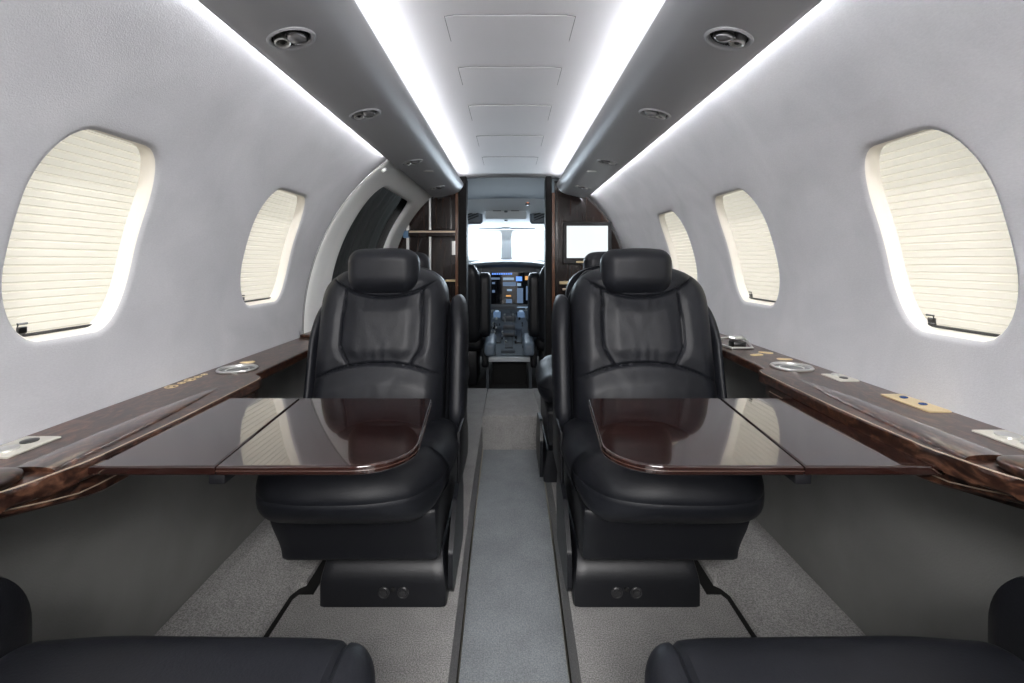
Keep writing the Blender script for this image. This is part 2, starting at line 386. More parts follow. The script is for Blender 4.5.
def valance(sx, label):
    t = thing('overhead_valance', label, 'overhead panel', (sx*.45, 1, 1.33))
    bm = B(); pf = [(sx*x-sx*.45, z-1.33) for x, z in vprof]
    n_ = len(pf); fine = []
    for i in range(n_):
        a, b_, c_, d_ = (Vector((*pf[(i+k) % n_], 0)) for k in (-1, 0, 1, 2))
        m_ = 3 if 4 <= i <= 13 else 1
        for k in range(m_):
            q = k/m_; v = .5*((2*b_)+(c_-a)*q+(2*a-5*b_+4*c_-d_)*q*q+(3*b_-a-3*c_+d_)*q**3) if m_ > 1 else b_
            fine.append((v.x, v.y))
    pf = fine
    sweep(bm, pf+[pf[0]], YB-1, 3.17-1, 220)
    bm.faces.new([bm.verts.new((x, YB-1, z)) for x, z in pf])
    # rounded nose: shrink profile towards its centre
    cx, czc = -0.0*sx, .055; last = [bm.verts.new((x, 2.17, z)) for x, z in pf]
    for q, yy in ((.985, 2.185), (.95, 2.198), (.88, 2.206), (.0, 2.208)):
        new = [bm.verts.new((cx+(x-cx)*q, yy, czc+(z-czc)*q)) for x, z in pf]
        for k in range(len(pf)):
            kk = (k+1) % len(pf); bm.faces.new((last[k], last[kk], new[kk], new[k]))
        last = new
    sh = obj('valance_shell', bm, M['valance'], t, ang=50, weld=3e-5)
    cb = B()
    for yv in VENT_Y:
        m_ = Matrix.Translation((sx*(.437-.45), yv-1, -.006)) @ Matrix.Rotation(sx*.19, 4, 'Y') @ Matrix.Rotation(sx*.3, 4, 'Z'); N = 40
        lo_ = [cb.verts.new(m_ @ Vector((.043*math.cos(2*PI*k/N), .034*math.sin(2*PI*k/N), -.02))) for k in range(N)]
        hi_ = [cb.verts.new(m_ @ Vector((.039*math.cos(2*PI*k/N), .030*math.sin(2*PI*k/N), .026))) for k in range(N)]
        cb.faces.new(lo_[::-1]); cb.faces.new(hi_)
        for k in range(N): cb.faces.new((lo_[k], lo_[(k+1) % N], hi_[(k+1) % N], hi_[k]))
    bmesh.ops.recalc_face_normals(cb, faces=cb.faces)
    cm = bpy.data.meshes.new('cutter'); cb.to_mesh(cm); cb.free(); co = bpy.data.objects.new('cutter', cm); C.objects.link(co); co.parent = t
    md = sh.modifiers.new('cut', 'BOOLEAN'); md.object = co; md.operation = 'DIFFERENCE'; md.solver = 'EXACT'
    bpy.context.view_layer.update(); ev = sh.evaluated_get(bpy.context.evaluated_depsgraph_get()); nm_ = bpy.data.meshes.new_from_object(ev)
    sh.modifiers.clear(); sh.data = nm_; bpy.data.objects.remove(co); nm_.name = 'valance_shell'
    for name, x, y in (('passenger_sign', .415, 2.33), ):
        bm = B(); P = Vector((sx*(x-.45), y-1, 1.331-1.33)); pillow_plate(bm, P, Vector((1, 0, 0))*sx, Vector((0, -1, 0))*sx, .035, .012, .003, .006)
        obj(name, bm, M['silver'], t)
    return t
valance(-1, 'long satin grey overhead valance along the left side, above the entry door')
valance(1, 'long satin grey overhead valance along the right side, ending beside the bright monitor')
def strip(pts, label, yend, m='led'):
    bm = B(); sweep(bm, pts+[pts[0]], YB+.02, yend, 1, False); return tag(obj('light_strip', bm, M[m]), label, 'light', 'cove light strips')
for sx, side in ((-1, 'left'), (1, 'right')):
    strip([(sx*.3300, 1.402), (sx*.3306, 1.402), (sx*.3346, 1.418), (sx*.3340, 1.418)], 'thin glowing light strip between the ceiling and the %s overhead valance' % side, 3.16)
    strip([(sx*.521, 1.349), (sx*.531, 1.352), (sx*.530, 1.356), (sx*.520, 1.353)], 'thin glowing light strip between the %s grey wall and the overhead valance' % side, 2.02 if sx < 0 else 3.16, 'led_wall')
# ceiling access panels
for i, (ya, yb) in enumerate(((1.135, 1.272), (1.438, 1.585), (1.79, 1.985), (2.22, 2.425), (2.67, 2.885))):
    t = thing('ceiling_access_panel', ['wide rounded ceiling access panel nearest the viewer, at the top of the picture', 'second ceiling access panel from the viewer, smaller in view', 'third ceiling access panel, in the middle of the row of five', 'fourth ceiling access panel, next to last towards the cockpit', 'farthest ceiling access panel, nearest the cockpit bulkhead'][i], 'panel', (0, (ya+yb)/2, 1.48), 'access panels along the ceiling')
    for nm, e, off, m in (('panel_gap', .0018, .0012, M['seamgrey']), ('panel', 0, .0024, M['ceiling'])):
        bm = B(); hy = (yb-ya)/2+e; N = 14; grid = []
        for k in range(N+1):
            x = (-.158-e)+(.316+2*e)*k/N; inset = .006 if k in (0, N) else 0
            grid.append([bm.verts.new((x, yy, cz(x)-1.48-off)) for yy in (-hy+inset, hy-inset)])
        for k in range(N): bm.faces.new((grid[k][0], grid[k+1][0], grid[k+1][1], grid[k][1]))
        r = bmesh.ops.extrude_face_region(bm, geom=list(bm.faces))
        for v in r['geom']:
            if isinstance(v, bmesh.types.BMVert): v.co.z += off+.0002
        obj(nm, bm, m, t)
# reading light and air vent units
def vent_unit():
    t = thing('vent_and_reading_light', '', 'vent light', (0, 0, 0)); N = 48
    def ring(bm, spec):
        rs = [[bm.verts.new((.043*math.cos(2*PI*k/N)*s, .034*math.sin(2*PI*k/N)*s2, z)) for k in range(N)] for s, s2, z in spec]
        for a, b in zip(rs, rs[1:]):
            for k in range(N): bm.faces.new((a[k], a[(k+1) % N], b[(k+1) % N], b[k]))
        return rs
    bm = B(); ring(bm, ((1.17, 1.24, .003), (1.14, 1.2, -.0012), (1.06, 1.10, -.0030), (.985, .97, -.001), (.95, .93, .006))); obj('bezel', bm, M['valance'], t)
    bm = B(); rs = ring(bm, ((.955, .935, .004), (.91, .88, .014), (.86, .80, .017))); bm.faces.new(rs[-1]); obj('recess', bm, M['gap'], t)
    bm = B(); lathe(bm, [(.017, .014), (.0195, .006), (.0195, .001), (.0175, -.004), (.012, -.0075), (0, -.009)], (.012, .001, .000), (0, .15, 1), 28); lm = obj('reading_lamp', bm, M['lens'], t)
    bm = B(); lathe(bm, [(.0185, .006), (.0215, .003), (.0215, -.0005), (.0195, -.001)], (.012, .001, .000), (0, .15, 1), 28); obj('lamp_ring', bm, M['darkmetal'], lm)
    bm = B(); lathe(bm, [(.0155, .012), (.0155, -.003), (.0135, -.005), (.0115, -.0035), (.0105, .003)], (-.022, -.001, .001), (-.1, .15, 1), 28); gs = obj('air_nozzle', bm, M['silver'], t)
    bm = B(); lathe(bm, [(.0105, .004), (.0105, .003), (.0055, .000), (.0045, -.003), (0, -.004)], (-.022, -.001, .001), (-.1, .15, 1), 24); obj('nozzle_core', bm, M['darkmetal'], gs)
    return t
vu = vent_unit(); first = True
for sx, side in ((-1, 'left'), (1, 'right')):
    for j, y in enumerate(VENT_Y):
        o = vu if first else copy_tree(vu); first = False
        o.location = (sx*.437, y, 1.3256)
        if sx > 0: o.rotation_euler = (Matrix.Rotation(.19, 3, 'Y') @ Matrix.Rotation(PI+.3, 3, 'Z')).to_euler()
        else: o.rotation_euler = (Matrix.Rotation(-.19, 3, 'Y') @ Matrix.Rotation(-.3, 3, 'Z')).to_euler()
        o['label'] = 'oval vent and reading light in the %s overhead valance, %s' % (side, ['nearest the viewer', 'second from the viewer', 'third from the viewer', 'farthest of the four'][j])
        o['group'] = 'vent and light units in the overhead valances'

# lower side walls, floors, rear bulkhead
for sx, nm in ((-1, 'wall_left_lower'), (1, 'wall_right_lower')):
    bm = B(); sweep(bm, [(sx*.828, -.02), (sx*.828, .30), (sx*.826, .60), (sx*.845, .60), (sx*.845, -.02), (sx*.828, -.02)], YB, 3.3); struct(obj(nm, bm, M['sidewall']))
bm = B(); box(bm, -.9, .9, -1.36, -1.30, -.2, 1.6); struct(obj('wall_rear', bm, M['wall']))
LE = [(-.128, -1.3), (-.130, .98), (-.146, 1.72), (-.154, 2.64)]; RE = [(.148, -1.3), (.150, .98), (.164, 1.72), (.172, 2.64)]
AZ = -.17
for nm, E, sx in (('floor_left', LE, -1), ('floor_right', RE, 1)):
    bm = B(); pts = [(x, y) for x, y in E]+[(sx*.158, 3.28), (sx*.83, 3.28), (sx*.83, -1.3)]
    prism(bm, pts, -.19, 0, .006, 2, False); struct(obj(nm, bm, M['carpet']))
bm = B(); prism(bm, LE+RE[::-1], AZ-.02, AZ); struct(obj('floor_aisle', bm, M['runner']))
bm = B(); prism(bm, [(-.156, 2.63), (.172, 2.63), (.16, 3.2), (-.15, 3.2)], AZ, .02, .01, 3, False); struct(obj('floor_step', bm, M['carpet']))
for E, nm, s in ((LE, 'trim_1', 1), (RE, 'trim_2', -1)):
    bm = B()
    for (xa, ya), (xb, yb) in zip(E, E[1:]):
        vs = [(xa, ya), (xa+s*.006, ya), (xb+s*.006, yb), (xb, yb)]; prism(bm, vs if s > 0 else vs[::-1], AZ-.002, AZ+.006)
    struct(obj(nm, bm, mat('dull_brass_trim', (.42, .39, .32), .5, .2)))
# seat track channel and raised outboard carpet along the side walls
for sx, nm in ((-1, 'floor_outboard_left'), (1, 'floor_outboard_right')):
    e = [(.578, -.2), (.578, 1.235), (.566, 1.262), (.552, 1.275), (.552, 3.25)]
    bm = B(); prism(bm, [(sx*x, y) for x, y in e]+[(sx*.827, 3.25), (sx*.827, -.2)], 0, .016, .005, 2, False); struct(obj(nm, bm, M['carpet']))
    e2 = [(.566, -.2), (.566, 1.232), (.552, 1.245), (.525, 1.245), (.525, 1.9)]
    bm = B(); prism(bm, [(sx*x, y) for x, y in e]+[(sx*.552, 1.9)]+[(sx*x, y) for x, y in e2[::-1]], 0, .0015) if False else None
    strip_pts = [(.581, -.2), (.581, 1.235), (.567, 1.262), (.553, 1.275), (.553, 3.2), (.520, 3.2), (.520, 1.243), (.558, 1.243), (.566, 1.225), (.566, -.2)]
    prism(bm, [(sx*x, y) for x, y in strip_pts], .0002, .0022); tag(obj('seat_track', bm, M['gap']), 'black seat track channel in the carpet beside the %s front seat' % ('left' if sx < 0 else 'right'), 'track', 'seat tracks')

# ------------------------------------------------------------------ seats
def smooth(t): t = max(0., min(1., t)); return t*t*(3-2*t)
def groove(d, wdt, dep): return dep*math.exp(-(d/wdt)**2)
def backrest_bm(sx):
    """sx=+1: the left seat, inboard towards +x.  Local origin at seat centre on floor, front = -y."""
    bm = B(); nu, nv = 130, 190; ZB, ZT = .34, .872; CX = -.012
    def wid(z):
        if z <= .71: return .199-.004*smooth((.45-z)/.12)
        q = min(1, (z-.71)/(ZT-.71)); return .199*max(0., 1-q**3.6)**(1/2.2)
    def yb(z): return -.03+(z-.36)*.26+.02*smooth((.50-z)/.14)
    wk = 1. if sx > 0 else 1.085; CX -= 0 if sx > 0 else .013
    front = []
    for j in range(nv+1):
        v = j/nv; z = ZB+(ZT-ZB)*(1-(1-v)**1.7); wz = max(wid(z)*wk, .004)
        row = []
        for i in range(nu+1):
            t = -1+2*i/nu; u = .55*t+.45*math.sin(t*PI/2); x = u*wz
            edge = wz*(1-abs(u)); r1 = math.sqrt(max(0, 1-(1-min(1, edge/.055))**2)) if wz > .06 else min(1, edge/.02)
            r2 = math.sqrt(max(0, 1-(1-min(1, (ZT-z)/.055))**2))
            T = .065*(r1*r2)
            ax = abs(x-.012)
            p = 0.
            zs = .772+.060*(ax/.17)**2.3                                  # yoke seam
            za = .578-.036*(ax/.17)**2.2                                  # lumbar arch
            xs = .122-.030*smooth((.645-z)/.08)**1.5-.004*smooth((z-.70)/.06)   # sides of the centre panel
            inpan = 1 if (z < zs and z > za) else 0
            p -= groove((z-zs)*.95, .0036, .0095)
            p -= groove((z-za)*.95, .0036, .0095)
            if inpan: p -= groove(ax-xs, .0034, .0085)*min(1, min(zs-z, z-za)/.003+.5)
            # padded panels swell between seams
            if inpan:
                m = min(zs-z, z-za)
                if ax < xs: p += .010*smooth(m/.05)*smooth((xs-ax)/.05)
                else: p += .007*smooth(m/.05)*smooth((ax-xs)/.03)
            elif z >= zs: p += .008*smooth((z-zs)/.03)
            else: p += .011*smooth((za-z)/.06)
            # gathers above the lumbar seam and along the yoke
            if inpan and ax < xs:
                gth = smooth(1-(z-za)/.075)*smooth((z-za)/.01)
                p += .0009*gth*math.sin(x*95+5*math.sin(x*31)+sx*1.3)
                gth = smooth(1-(zs-z)/.06)*smooth((zs-z)/.01); p += .0008*gth*math.sin(x*120+3*math.sin(x*41+1))
            nn = noise.noise(Vector((x*11+sx*3, z*9, 1.7*sx)))*.0020+noise.noise(Vector((x*34, z*24+4*sx, 9)))*.0009
            y = yb(z)-T-.014*(1-u*u)*r2-p*r1*r2-nn*r1*r2
            row.append(bm.verts.new((sx*(x+CX), y, z)))
        front.append(row)
    for j in range(nv):
        for i in range(nu): bm.faces.new((front[j][i], front[j][i+1], front[j+1][i+1], front[j+1][i]))
    loop = [front[j][0] for j in range(nv+1)]+[front[nv][i] for i in range(1, nu+1)]+[front[j][nu] for j in range(nv-1, -1, -1)]+[front[0][i] for i in range(nu-1, 0, -1)]
    back = [bm.verts.new((v.co.x, v.co.y+.035, v.co.z)) for v in loop]; N = len(loop)
    for k in range(N): bm.faces.new((loop[k], loop[(k+1) % N], back[(k+1) % N], back[k]))
    bm.faces.new(back)
    return bm
def cushion_bm(sx, near=False):
    bm = B()
    def fn(x, y, z, u):
        if near: return (sx*x, y+.012*(abs(x)/.24)**4, z+.004*(1-(x/.24)**2)+noise.noise(Vector((x*9, y*7, 5)))*.004-(groove(abs(x+.004)-.205, .0035, .006) if u[2] > .3 else 0))
        # plan: front rounded and narrower; top crowned; front face bulges
        t = (y+.03)/.46   # -1 front .. 0 rear
        fr = smooth((-y-.20)/.28)
        x2 = x*(1-.055*fr)+(-.006)*fr
        if y < -.30: y2 = y+(.020+.055*smooth((z-.30)/.06))*(abs(x)/.24)**2.6
        else: y2 = y
        top = smooth((z-.34)/.07)
        crown = .012*(1-(x/.25)**2)*top
        dip = -.020*smooth((y+.30)/.28)*top-.012*smooth((-y-.39)/.09)*top
        low = smooth((.36-z)/.07); y2 += .03*low*fr; x2 *= 1-.05*low
        # piping seam around the front and side faces
        zsm = .362
        ow = 0
        if u[1] < -.7 or abs(u[0]) > .85: ow = groove(z-zsm, .0030, .0032)
        d = Vector((x2, (y2+.2)*.6, 0)); 
        if d.length > 0: d.normalize()
        zz = z+crown+dip+noise.noise(Vector((x*9+sx, y*9, 3)))*.004*top
        # top seam line a little behind the front edge
        if u[2] > .5: zz -= groove(abs(x)-.185-.02*smooth((y+.2)/.3), .005, .0)  
        return (sx*(x2-d.x*ow+.0), y2-d.y*ow, zz)
    rbox(bm, (.018, -.205, .350), (.228 if near else .228, .248, .072), (.035, .05, .035) if near else (.07, .085, .062), (64, 56, 34), fn)
    return bm
def make_seat(sx, label, inboard=True, knobs=True):
    t = thing('cabin_seat', label, 'seat', (0, 0, 0))
    L, L2 = M['leather'], M['leather2']
    # pedestal with softly rolled top front edge
    bm = B()
    def fb(x, y, z, u):
        y2 = y+.045*max(0, (z-.05)/.08)**2.4 if u[1] < 0 else y
        return (sx*(.066+(x-.066)*(1-.07*smooth((z-.05)/.08))), y2, z)
    rbox(bm, (.066, -.088, .066), (.162, .170, .0655), (.010, .012, .005), (14, 20, 20), fb); ped = obj('pedestal', bm, M['leather2'], t)
    bm = B()
    bmesh_pts = [(-.20, .003), (-.232, .03), (-.222, .120), (-.13, .215), (.02, .235), (.06, .16), (.05, .003)]
    pp = round_poly(bmesh_pts, .02, 4)
    for x in (.2285, .243): pass
    va = [bm.verts.new((sx*.2285, a, b)) for a, b in pp]; vb = [bm.verts.new((sx*.241, a, b)) for a, b in pp]; N = len(pp)
    for k in range(N): bm.faces.new((va[k], va[(k+1) % N], vb[(k+1) % N], vb[k]))
    bm.faces.new(vb); bm.faces.new(va[::-1]); obj('side_skirt', bm, M['leather2'], t)
    if knobs:
        for kx in (.070, .119):
            bm = B(); lathe(bm, [(.0145, 0), (.0145, .003), (.012, .0045), (.0105, .003), (.009, .003), (.008, .006), (0, .007)], (sx*kx, -.2575, .042), (0, -1, 0), 24); obj('control_knob', bm, M['knob'], t)
        bm = B(); lathe(bm, [(.006, 0), (.006, .004), (0, .006)], (sx*.094, -.2575, .050), (0, -1, 0), 14); obj('release_button', bm, M['gap'], t)
    # seat pan box under cushion
    bm = B()
    def fp(x, y, z, u):
        lo = smooth((.28-z)/.12); x2 = x if x > 0 else x*(1-.10*lo)
        y2 = y+.025*lo if y < -.1 else y
        return (sx*x2, y2, z)
    rbox(bm, (.014, -.12, .222), (.202, .215, .073), (.014, .02, .014), (14, 14, 14), fp); pan = obj('seat_pan', bm, M['leather2'], t)
    bm = B(); box(bm, min(sx*-.10, sx*.17), max(sx*-.10, sx*.17), -.3365, -.330, .272, .2745); obj('drawer_gap', bm, M['gap'], pan)  # black strip stands for the shadow line in the slot
    cu = obj('seat_cushion', cushion_bm(sx, not knobs), L, t)
    br = obj('backrest', backrest_bm(sx), L, t, ang=60)
    # shell behind the backrest
    bm = B()
    def fs(x, y, z, u):
        k = smooth((z-.62)/.24); return (sx*(x*(1-.22*k*k)*(1 if sx > 0 else 1.07)-(.006 if sx > 0 else .018)), y+(z-.36)*.26, z)
    rbox(bm, (0, .052, .575), (.203, .032, .275), (.05, .028, .10), (22, 8, 26), fs); obj('back_shell', bm, M['leather2'], t)
    # headrest
    bm = B()
    def fh(x, y, z, u):
        y2 = y-.010*(1-(x/.12)**2)+.012*smooth((.84-z)/.05)
        cr = .006*(1-(x/.12)**2)*(1 if z > .86 else -.6)
        if u[1] < 0: y2 += groove(abs(x)-.112, .003, .0)
        return (sx*(x*(1-.05*smooth((.83-z)/.05))-.004), y2, z+cr+noise.noise(Vector((x*16, z*16, sx)))*.002)
    rbox(bm, (0, .028, .849), (.109, .052, .068), (.040, .045, .040), (36, 18, 26), fh); hr = obj('headrest', bm, L, t)
    for dx in (-.05, .05): obj('headrest_post', tube(B(), [(sx*(dx-.01), .055, .80), (sx*(dx-.01), .055, .87)], .006, 8), M['darkmetal'], t)
    # side wings (folded armrests) either side of the backrest
    def wing(cx, hx, ztop, nm, h=.20):
        bm = B()
        def fw(x, y, z, u):
            k = smooth((z-(ztop-.12))/.12); return (sx*(x-.010*k*(1 if cx > 0 else -1)), y+(z-.4)*.24+.02*k, z)
        rbox(bm, (cx, .045, ztop-h), (hx, .072, h), (.022, .045, .06), (12, 16, 28), fw); return obj(nm, bm, M['leather'], t)
    if inboard:
        wing(.224, .027, .768, 'folded_armrest', .20)
        bm = B(); box(bm, *(sorted((sx*.192, sx*.238))), .0, .09, .325, .372, .006); obj('armrest_hinge', bm, M['plastic'], t)
        bm = B(); box(bm, *(sorted((sx*.238, sx*.249))), -.12, .10, .25, .40, .006); obj('side_bracket', bm, M['plastic'], t)
    wing(-.236 if sx > 0 else -.268, .018, .742, 'outboard_armrest', .19)
    return t
def place(t, x, y, rz=0): t.location = (x, y, 0); t.rotation_euler = (0, 0, rz); return t
sL = place(make_seat(1, 'black leather cabin seat facing the viewer behind the left table'), -.39, 1.45)
sR = place(make_seat(-1, 'black leather cabin seat facing the viewer behind the right table'), .39, 1.45)
for o in (sL, sR): o['group'] = 'black leather cabin seats'
# second pair, back to back with the first, facing the cockpit
c = copy_tree(sR); place(c, -.435, 1.95, PI); c['label'] = 'black leather seat facing the cockpit, mostly hidden behind the left viewer-facing seat'; c['group'] = 'black leather cabin seats'
c = copy_tree(sL); place(c, .362, 1.95, PI); c['label'] = 'black leather seat facing the cockpit, its side cushion showing behind the right viewer-facing seat'; c['group'] = 'black leather cabin seats'
for c in [o for o in C.objects if o.get('label', '').startswith('black leather seat facing the cockpit')]:
    for ch in list(c.children):
        if ch.name.split('.')[0] in ('folded_armrest', 'armrest_hinge', 'side_bracket'): bpy.data.objects.remove(ch)
        elif c.location.x > 0 and ch.name.split('.')[0] in ('backrest', 'back_shell', 'headrest', 'headrest_post'): ch.location.x = -.045
# nearest pair, only their cushion fronts in view
nL = place(make_seat(-1, 'near black leather seat whose cushion front fills the bottom left corner', inboard=False, knobs=False), -.402, .145, PI)
nR = place(make_seat(1, 'near black leather seat whose cushion front fills the bottom right corner', inboard=False, knobs=False), .402, .145, PI)
for o in (nL, nR): o['group'] = 'black leather cabin seats'
for sx, t in ((-1, nL), (1, nR)):
    # padded outboard armrest with a rounded front end (local frame is turned by 180 degrees)
    bm = B()
    def fa(x, y, z, u): return (x, y, z)
    rbox(bm, (-sx*.256, -.275, .385), (.045, .205, .130), (.025, .11, .11), (12, 26, 20), fa); obj('side_armrest', bm, M['leather2'], t)
    for ch in t.children:
        if ch.name.split('.')[0] in ('backrest', 'back_shell', 'headrest', 'headrest_post', 'outboard_armrest'): ch.location.y = .17

# ------------------------------------------------------------------ side ledges
def ledge(sx, ztop, label):
    side = 'left' if sx < 0 else 'right'
    t = thing('side_ledge', label, 'ledge', (sx*.72, 1.0, ztop))
    X = lambda x: sx*(x-.72)
    inner = [(.755, .30), (.72, .42), (.680, .54), (.640, .62), (.620, .70), (.618, .90), (.628, 1.175), (.634, 1.20), (.648, 1.222), (.668, 1.235), (.688, 1.94)]
    inner = [(x, y) for x, y in inner]
    out = [(.826, 1.94), (.826, -.2), (.74, -.2)]
    sm = round_poly([(x, y) for x, y in inner+out], [0, .2, .2, .2, .2, 0, .0, .02, .02, .02, 0, 0, 0, 0], 5)
    P = [(X(x), y-1.0) for x, y in sm]
    bm = B(); prism(bm, P, -.026, 0, .006, 4); flat(obj('ledge_top', bm, M['burl'], t))
    # deep fascia below the wide section
    fa = [(.760, .31), (.725, .43), (.686, .55), (.647, .63), (.628, .71), (.626, .90), (.635, 1.17), (.645, 1.205), (.665, 1.225), (.69, 1.23), (.70, 1.20), (.70, .9), (.72, .6), (.76, .3)]
    fo = 0 if sx < 0 else .010; fa = [(min(x+fo, .80), y) for x, y in fa]
    fpts = round_poly(fa, [0, .2, .2, .2, .2, 0, .02, .015, .02, 0, 0, 0, 0, 0], 5)
    zl = lambda y: -.027-.031*smooth((y-.55)/.20)
    bm = B(); lo = [bm.verts.new((X(x+.004), y-1.0, zl(y)-.003)) for x, y in fpts]; md = [bm.verts.new((X(x), y-1.0, zl(y)+.0005)) for x, y in fpts]; hi = [bm.verts.new((X(x), y-1.0, -.0255)) for x, y in fpts]; N = len(fpts)
    for a, b in ((lo, md), (md, hi)):
        for k in range(N): bm.faces.new((a[k], a[(k+1) % N], b[(k+1) % N], b[k]))
    bm.faces.new(lo[::-1]); bm.faces.new(hi); flat(obj('deep_fascia', bm, M['burl'], t))
    # brass pinstripes: on the top edge and along the fascia
    line = [p for p in sm if p[1] >= .30 and p[0] < .68 and p[1] < 1.20]
    bm = B(); tube(bm, [(X(x+.0045), y-1.0, -.0004) for x, y in line], .0014, 6); obj('edge_pinstripe', bm, M['brass_line'], t)
    line = [p for p in fpts if p[1] >= .40 and p[0] < .69+fo and p[1] < 1.20 and p[0] != .70+fo][:-1]
    bm = B(); tube(bm, [(X(x-.0002), y-1.0, max(-.044, zl(y)+.006)) for x, y in line[:-3]], .0011, 6); obj('fascia_pinstripe', bm, M['brass_line'], t)
    # long rounded lid of the table stowage, with a polished roll
    bm = B(); ya, yb = .66, 1.11; N = 40; rows = []
    for j in range(N+1):
        y = ya+(yb-ya)*j/N; tt = (y-ya)/(yb-ya); hw = .034*max(.03, (1-tt**2.2))**.8; h = .0075*max(0, 1-tt**3)
        cxx = .672+.014*tt
        rows.append([bm.verts.new((X(cxx+hw*math.cos(PI*k/10)), y-1.0, h*math.sin(PI*k/10)**.8 if 0 < k < 10 else -.001)) for k in range(11)])
    for j in range(N):
        for k in range(10): bm.faces.new((rows[j][k], rows[j][k+1], rows[j+1][k+1], rows[j+1][k]))
    bm.faces.new(rows[0]); bm.faces.new(rows[-1][::-1]); obj('stowage_lid', bm, M['burlgloss'], t, ang=60)
    # finger pull: domed cover at the near end of the lid
    bm = B()
    def fd(x, y, z, u): return (X(x), y-1.0, z)
    rbox(bm, (.694, .590, .006), (.042, .062, .013), (.03, .05, .012), (14, 20, 8), fd); obj('lid_handle', bm, M['burl'], t)
    return t
LZ, RZ = .585, .602
lL = ledge(-1, LZ, 'polished burl walnut side ledge along the left wall')
lR = ledge(1, RZ, 'polished burl walnut side ledge along the right wall')
bm = B(); box(bm, -.015, .105, -.058, .05, .0002, .012, .004); 
bx = obj('end_block', bm, M['burl'], lL); bx.location = (-.085, .89, 0)
def cup(x, y, z, label):
    t = thing('cup_holder', label, 'cup holder', (x, y, z), 'cup holders')
    bm = B(); lathe(bm, [(.050, .0004), (.051, .0035), (.048, .0065), (.0435, .005), (.042, .001)], n=40); obj('rim', bm, M['silver'], t)
    bm = B(); lathe(bm, [(.0402, .002), (.039, .0018), (.030, .0009), (0, .0008)], n=40); obj('well', bm, M['well'], t)  # flat disc, darkened to paint the shade of a recess
    bm = B(); lathe(bm, [(.030, .0012), (.029, .0028), (.026, .0012)], n=32); obj('inner_ring', bm, M['silver'], t)
cup(-.745, 1.285, LZ, 'round silver cup holder set into the left walnut ledge')
cup(.740, 1.235, RZ, 'round silver cup holder set into the right walnut ledge')
def plate(name, cat, label, x, y, z, hw, hh, m, rz=0, parts=()):
    t = thing(name, label, cat, (x, y, z), rz=rz)
    bm = B(); pillow_plate(bm, Vector((0, 0, .0002)), Vector((1, 0, 0)), Vector((0, 1, 0)), hw, hh, .003, .004); obj('plate', bm, m, t)
    for (nm, px, py, r, pm, h) in parts:
        bm = B(); lathe(bm, [(r, .002), (r, .002+h), (r*.7, .003+h), (0, .003+h)], (px, py, 0), n=20); obj(nm, bm, pm, t)
    return t
plate('jack_plate', 'socket plate', 'silver socket plate on the left ledge at the left edge of the picture', -.782, .747, LZ, .030, .043, M['nickel'], 0, [('round_jack', 0, .018, .012, M['darkmetal'], .003), ('round_jack', 0, -.016, .014, M['silver'], .004)])
plate('jack_plate', 'socket plate', 'silver socket plate on the right ledge at the right edge of the picture', .785, .73, RZ, .028, .043, M['nickel'], 0, [('round_jack', 0, .012, .015, M['silver'], .004), ('round_jack', 0, -.022, .012, M['silver'], .004)])
p = plate('jack_plate', 'socket plate', 'small silver socket plate on the right ledge beyond the gold switch plate', .790, 1.126, RZ, .024, .034, M['nickel'], 0, [('round_jack', 0, .014, .009, M['silver'], .005), ('round_jack', 0, -.013, .009, M['darkmetal'], .003)])
t = plate('switch_plate', 'switch plate', 'gold switch plate with two blue switches on the right ledge', .795, .925, RZ, .022, .058, M['gold'])
for yy in (.024, -.020):
    bm = B(); rbox(bm, (0, yy, .005), (.008, .006, .002), (.007, .0055, .002), (8, 8, 4)); obj('switch', bm, M['bluebtn'], t)
# left: engraved gold control marks along the ledge
t = thing('touch_controls', 'row of small gold control symbols inlaid in the left ledge', 'controls', (-.800, 1.175, LZ))
for i, (yy, r) in enumerate(((-.065, .014), (-.03, .009), (.0, .013), (.03, .009), (.055, .008))):
    bm = B(); lathe(bm, [(r, .0002), (r, .0012), (r*.72, .0012), (r*.72, .0002)], (0, yy, 0), n=20); s_ = obj('symbol_ring', bm, M['gold'], t)
    bm = B(); lathe(bm, [(r*.35, .0002), (r*.3, .0012), (0, .0012)], (0, yy, 0), n=4); obj('symbol_mark', bm, M['gold'], s_)
def chip(x, y, z, label, rz):
    bm = B(); pillow_plate(bm, Vector((0, 0, .0002)), Vector((1, 0, 0)), Vector((0, 1, 0)), .020, .008, .003, .006)
    o = tag(obj('gold_inlay', bm, M['gold']), label, 'inlay', 'gold inlays'); o.location = (x, y, z); o.rotation_euler = (0, 0, rz)
chip(-.771, 1.38, LZ, 'small gold inlay just beyond the left cup holder', .4)
chip(.783, 1.34, RZ, 'small gold inlay just beyond the right cup holder', -.2)
chip(.782, 1.437, RZ, 'larger pale gold inlay on the right ledge, near the wall and the silver latch', -.6)
chip(.736, 1.402, RZ, 'pale gold inlay on the right ledge edge, in front of the silver latch', .3)
t = thing('table_latch', 'silver latch ring standing on the right ledge beside the front seat', 'latch', (.742, 1.525, RZ))
bm = B(); tube(bm, [(-.035, -.03, .004), (-.045, .03, .005), (-.04, .05, .022), (.02, .05, .026), (.035, .02, .022), (.03, -.03, .004), (-.035, -.03, .004)], .004, 8); obj('latch_ring', bm, M['silver'], t)
bm = B(); box(bm, -.02, .02, -.01, .03, .0, .020, .003); obj('latch_body', bm, M['darkmetal'], t)
bm = B(); lathe(bm, [(.024, .024), (.026, .028), (.02, .033), (0, .034)], (.005, .03, 0), n=20); obj('latch_cap', bm, M['silver'], t)

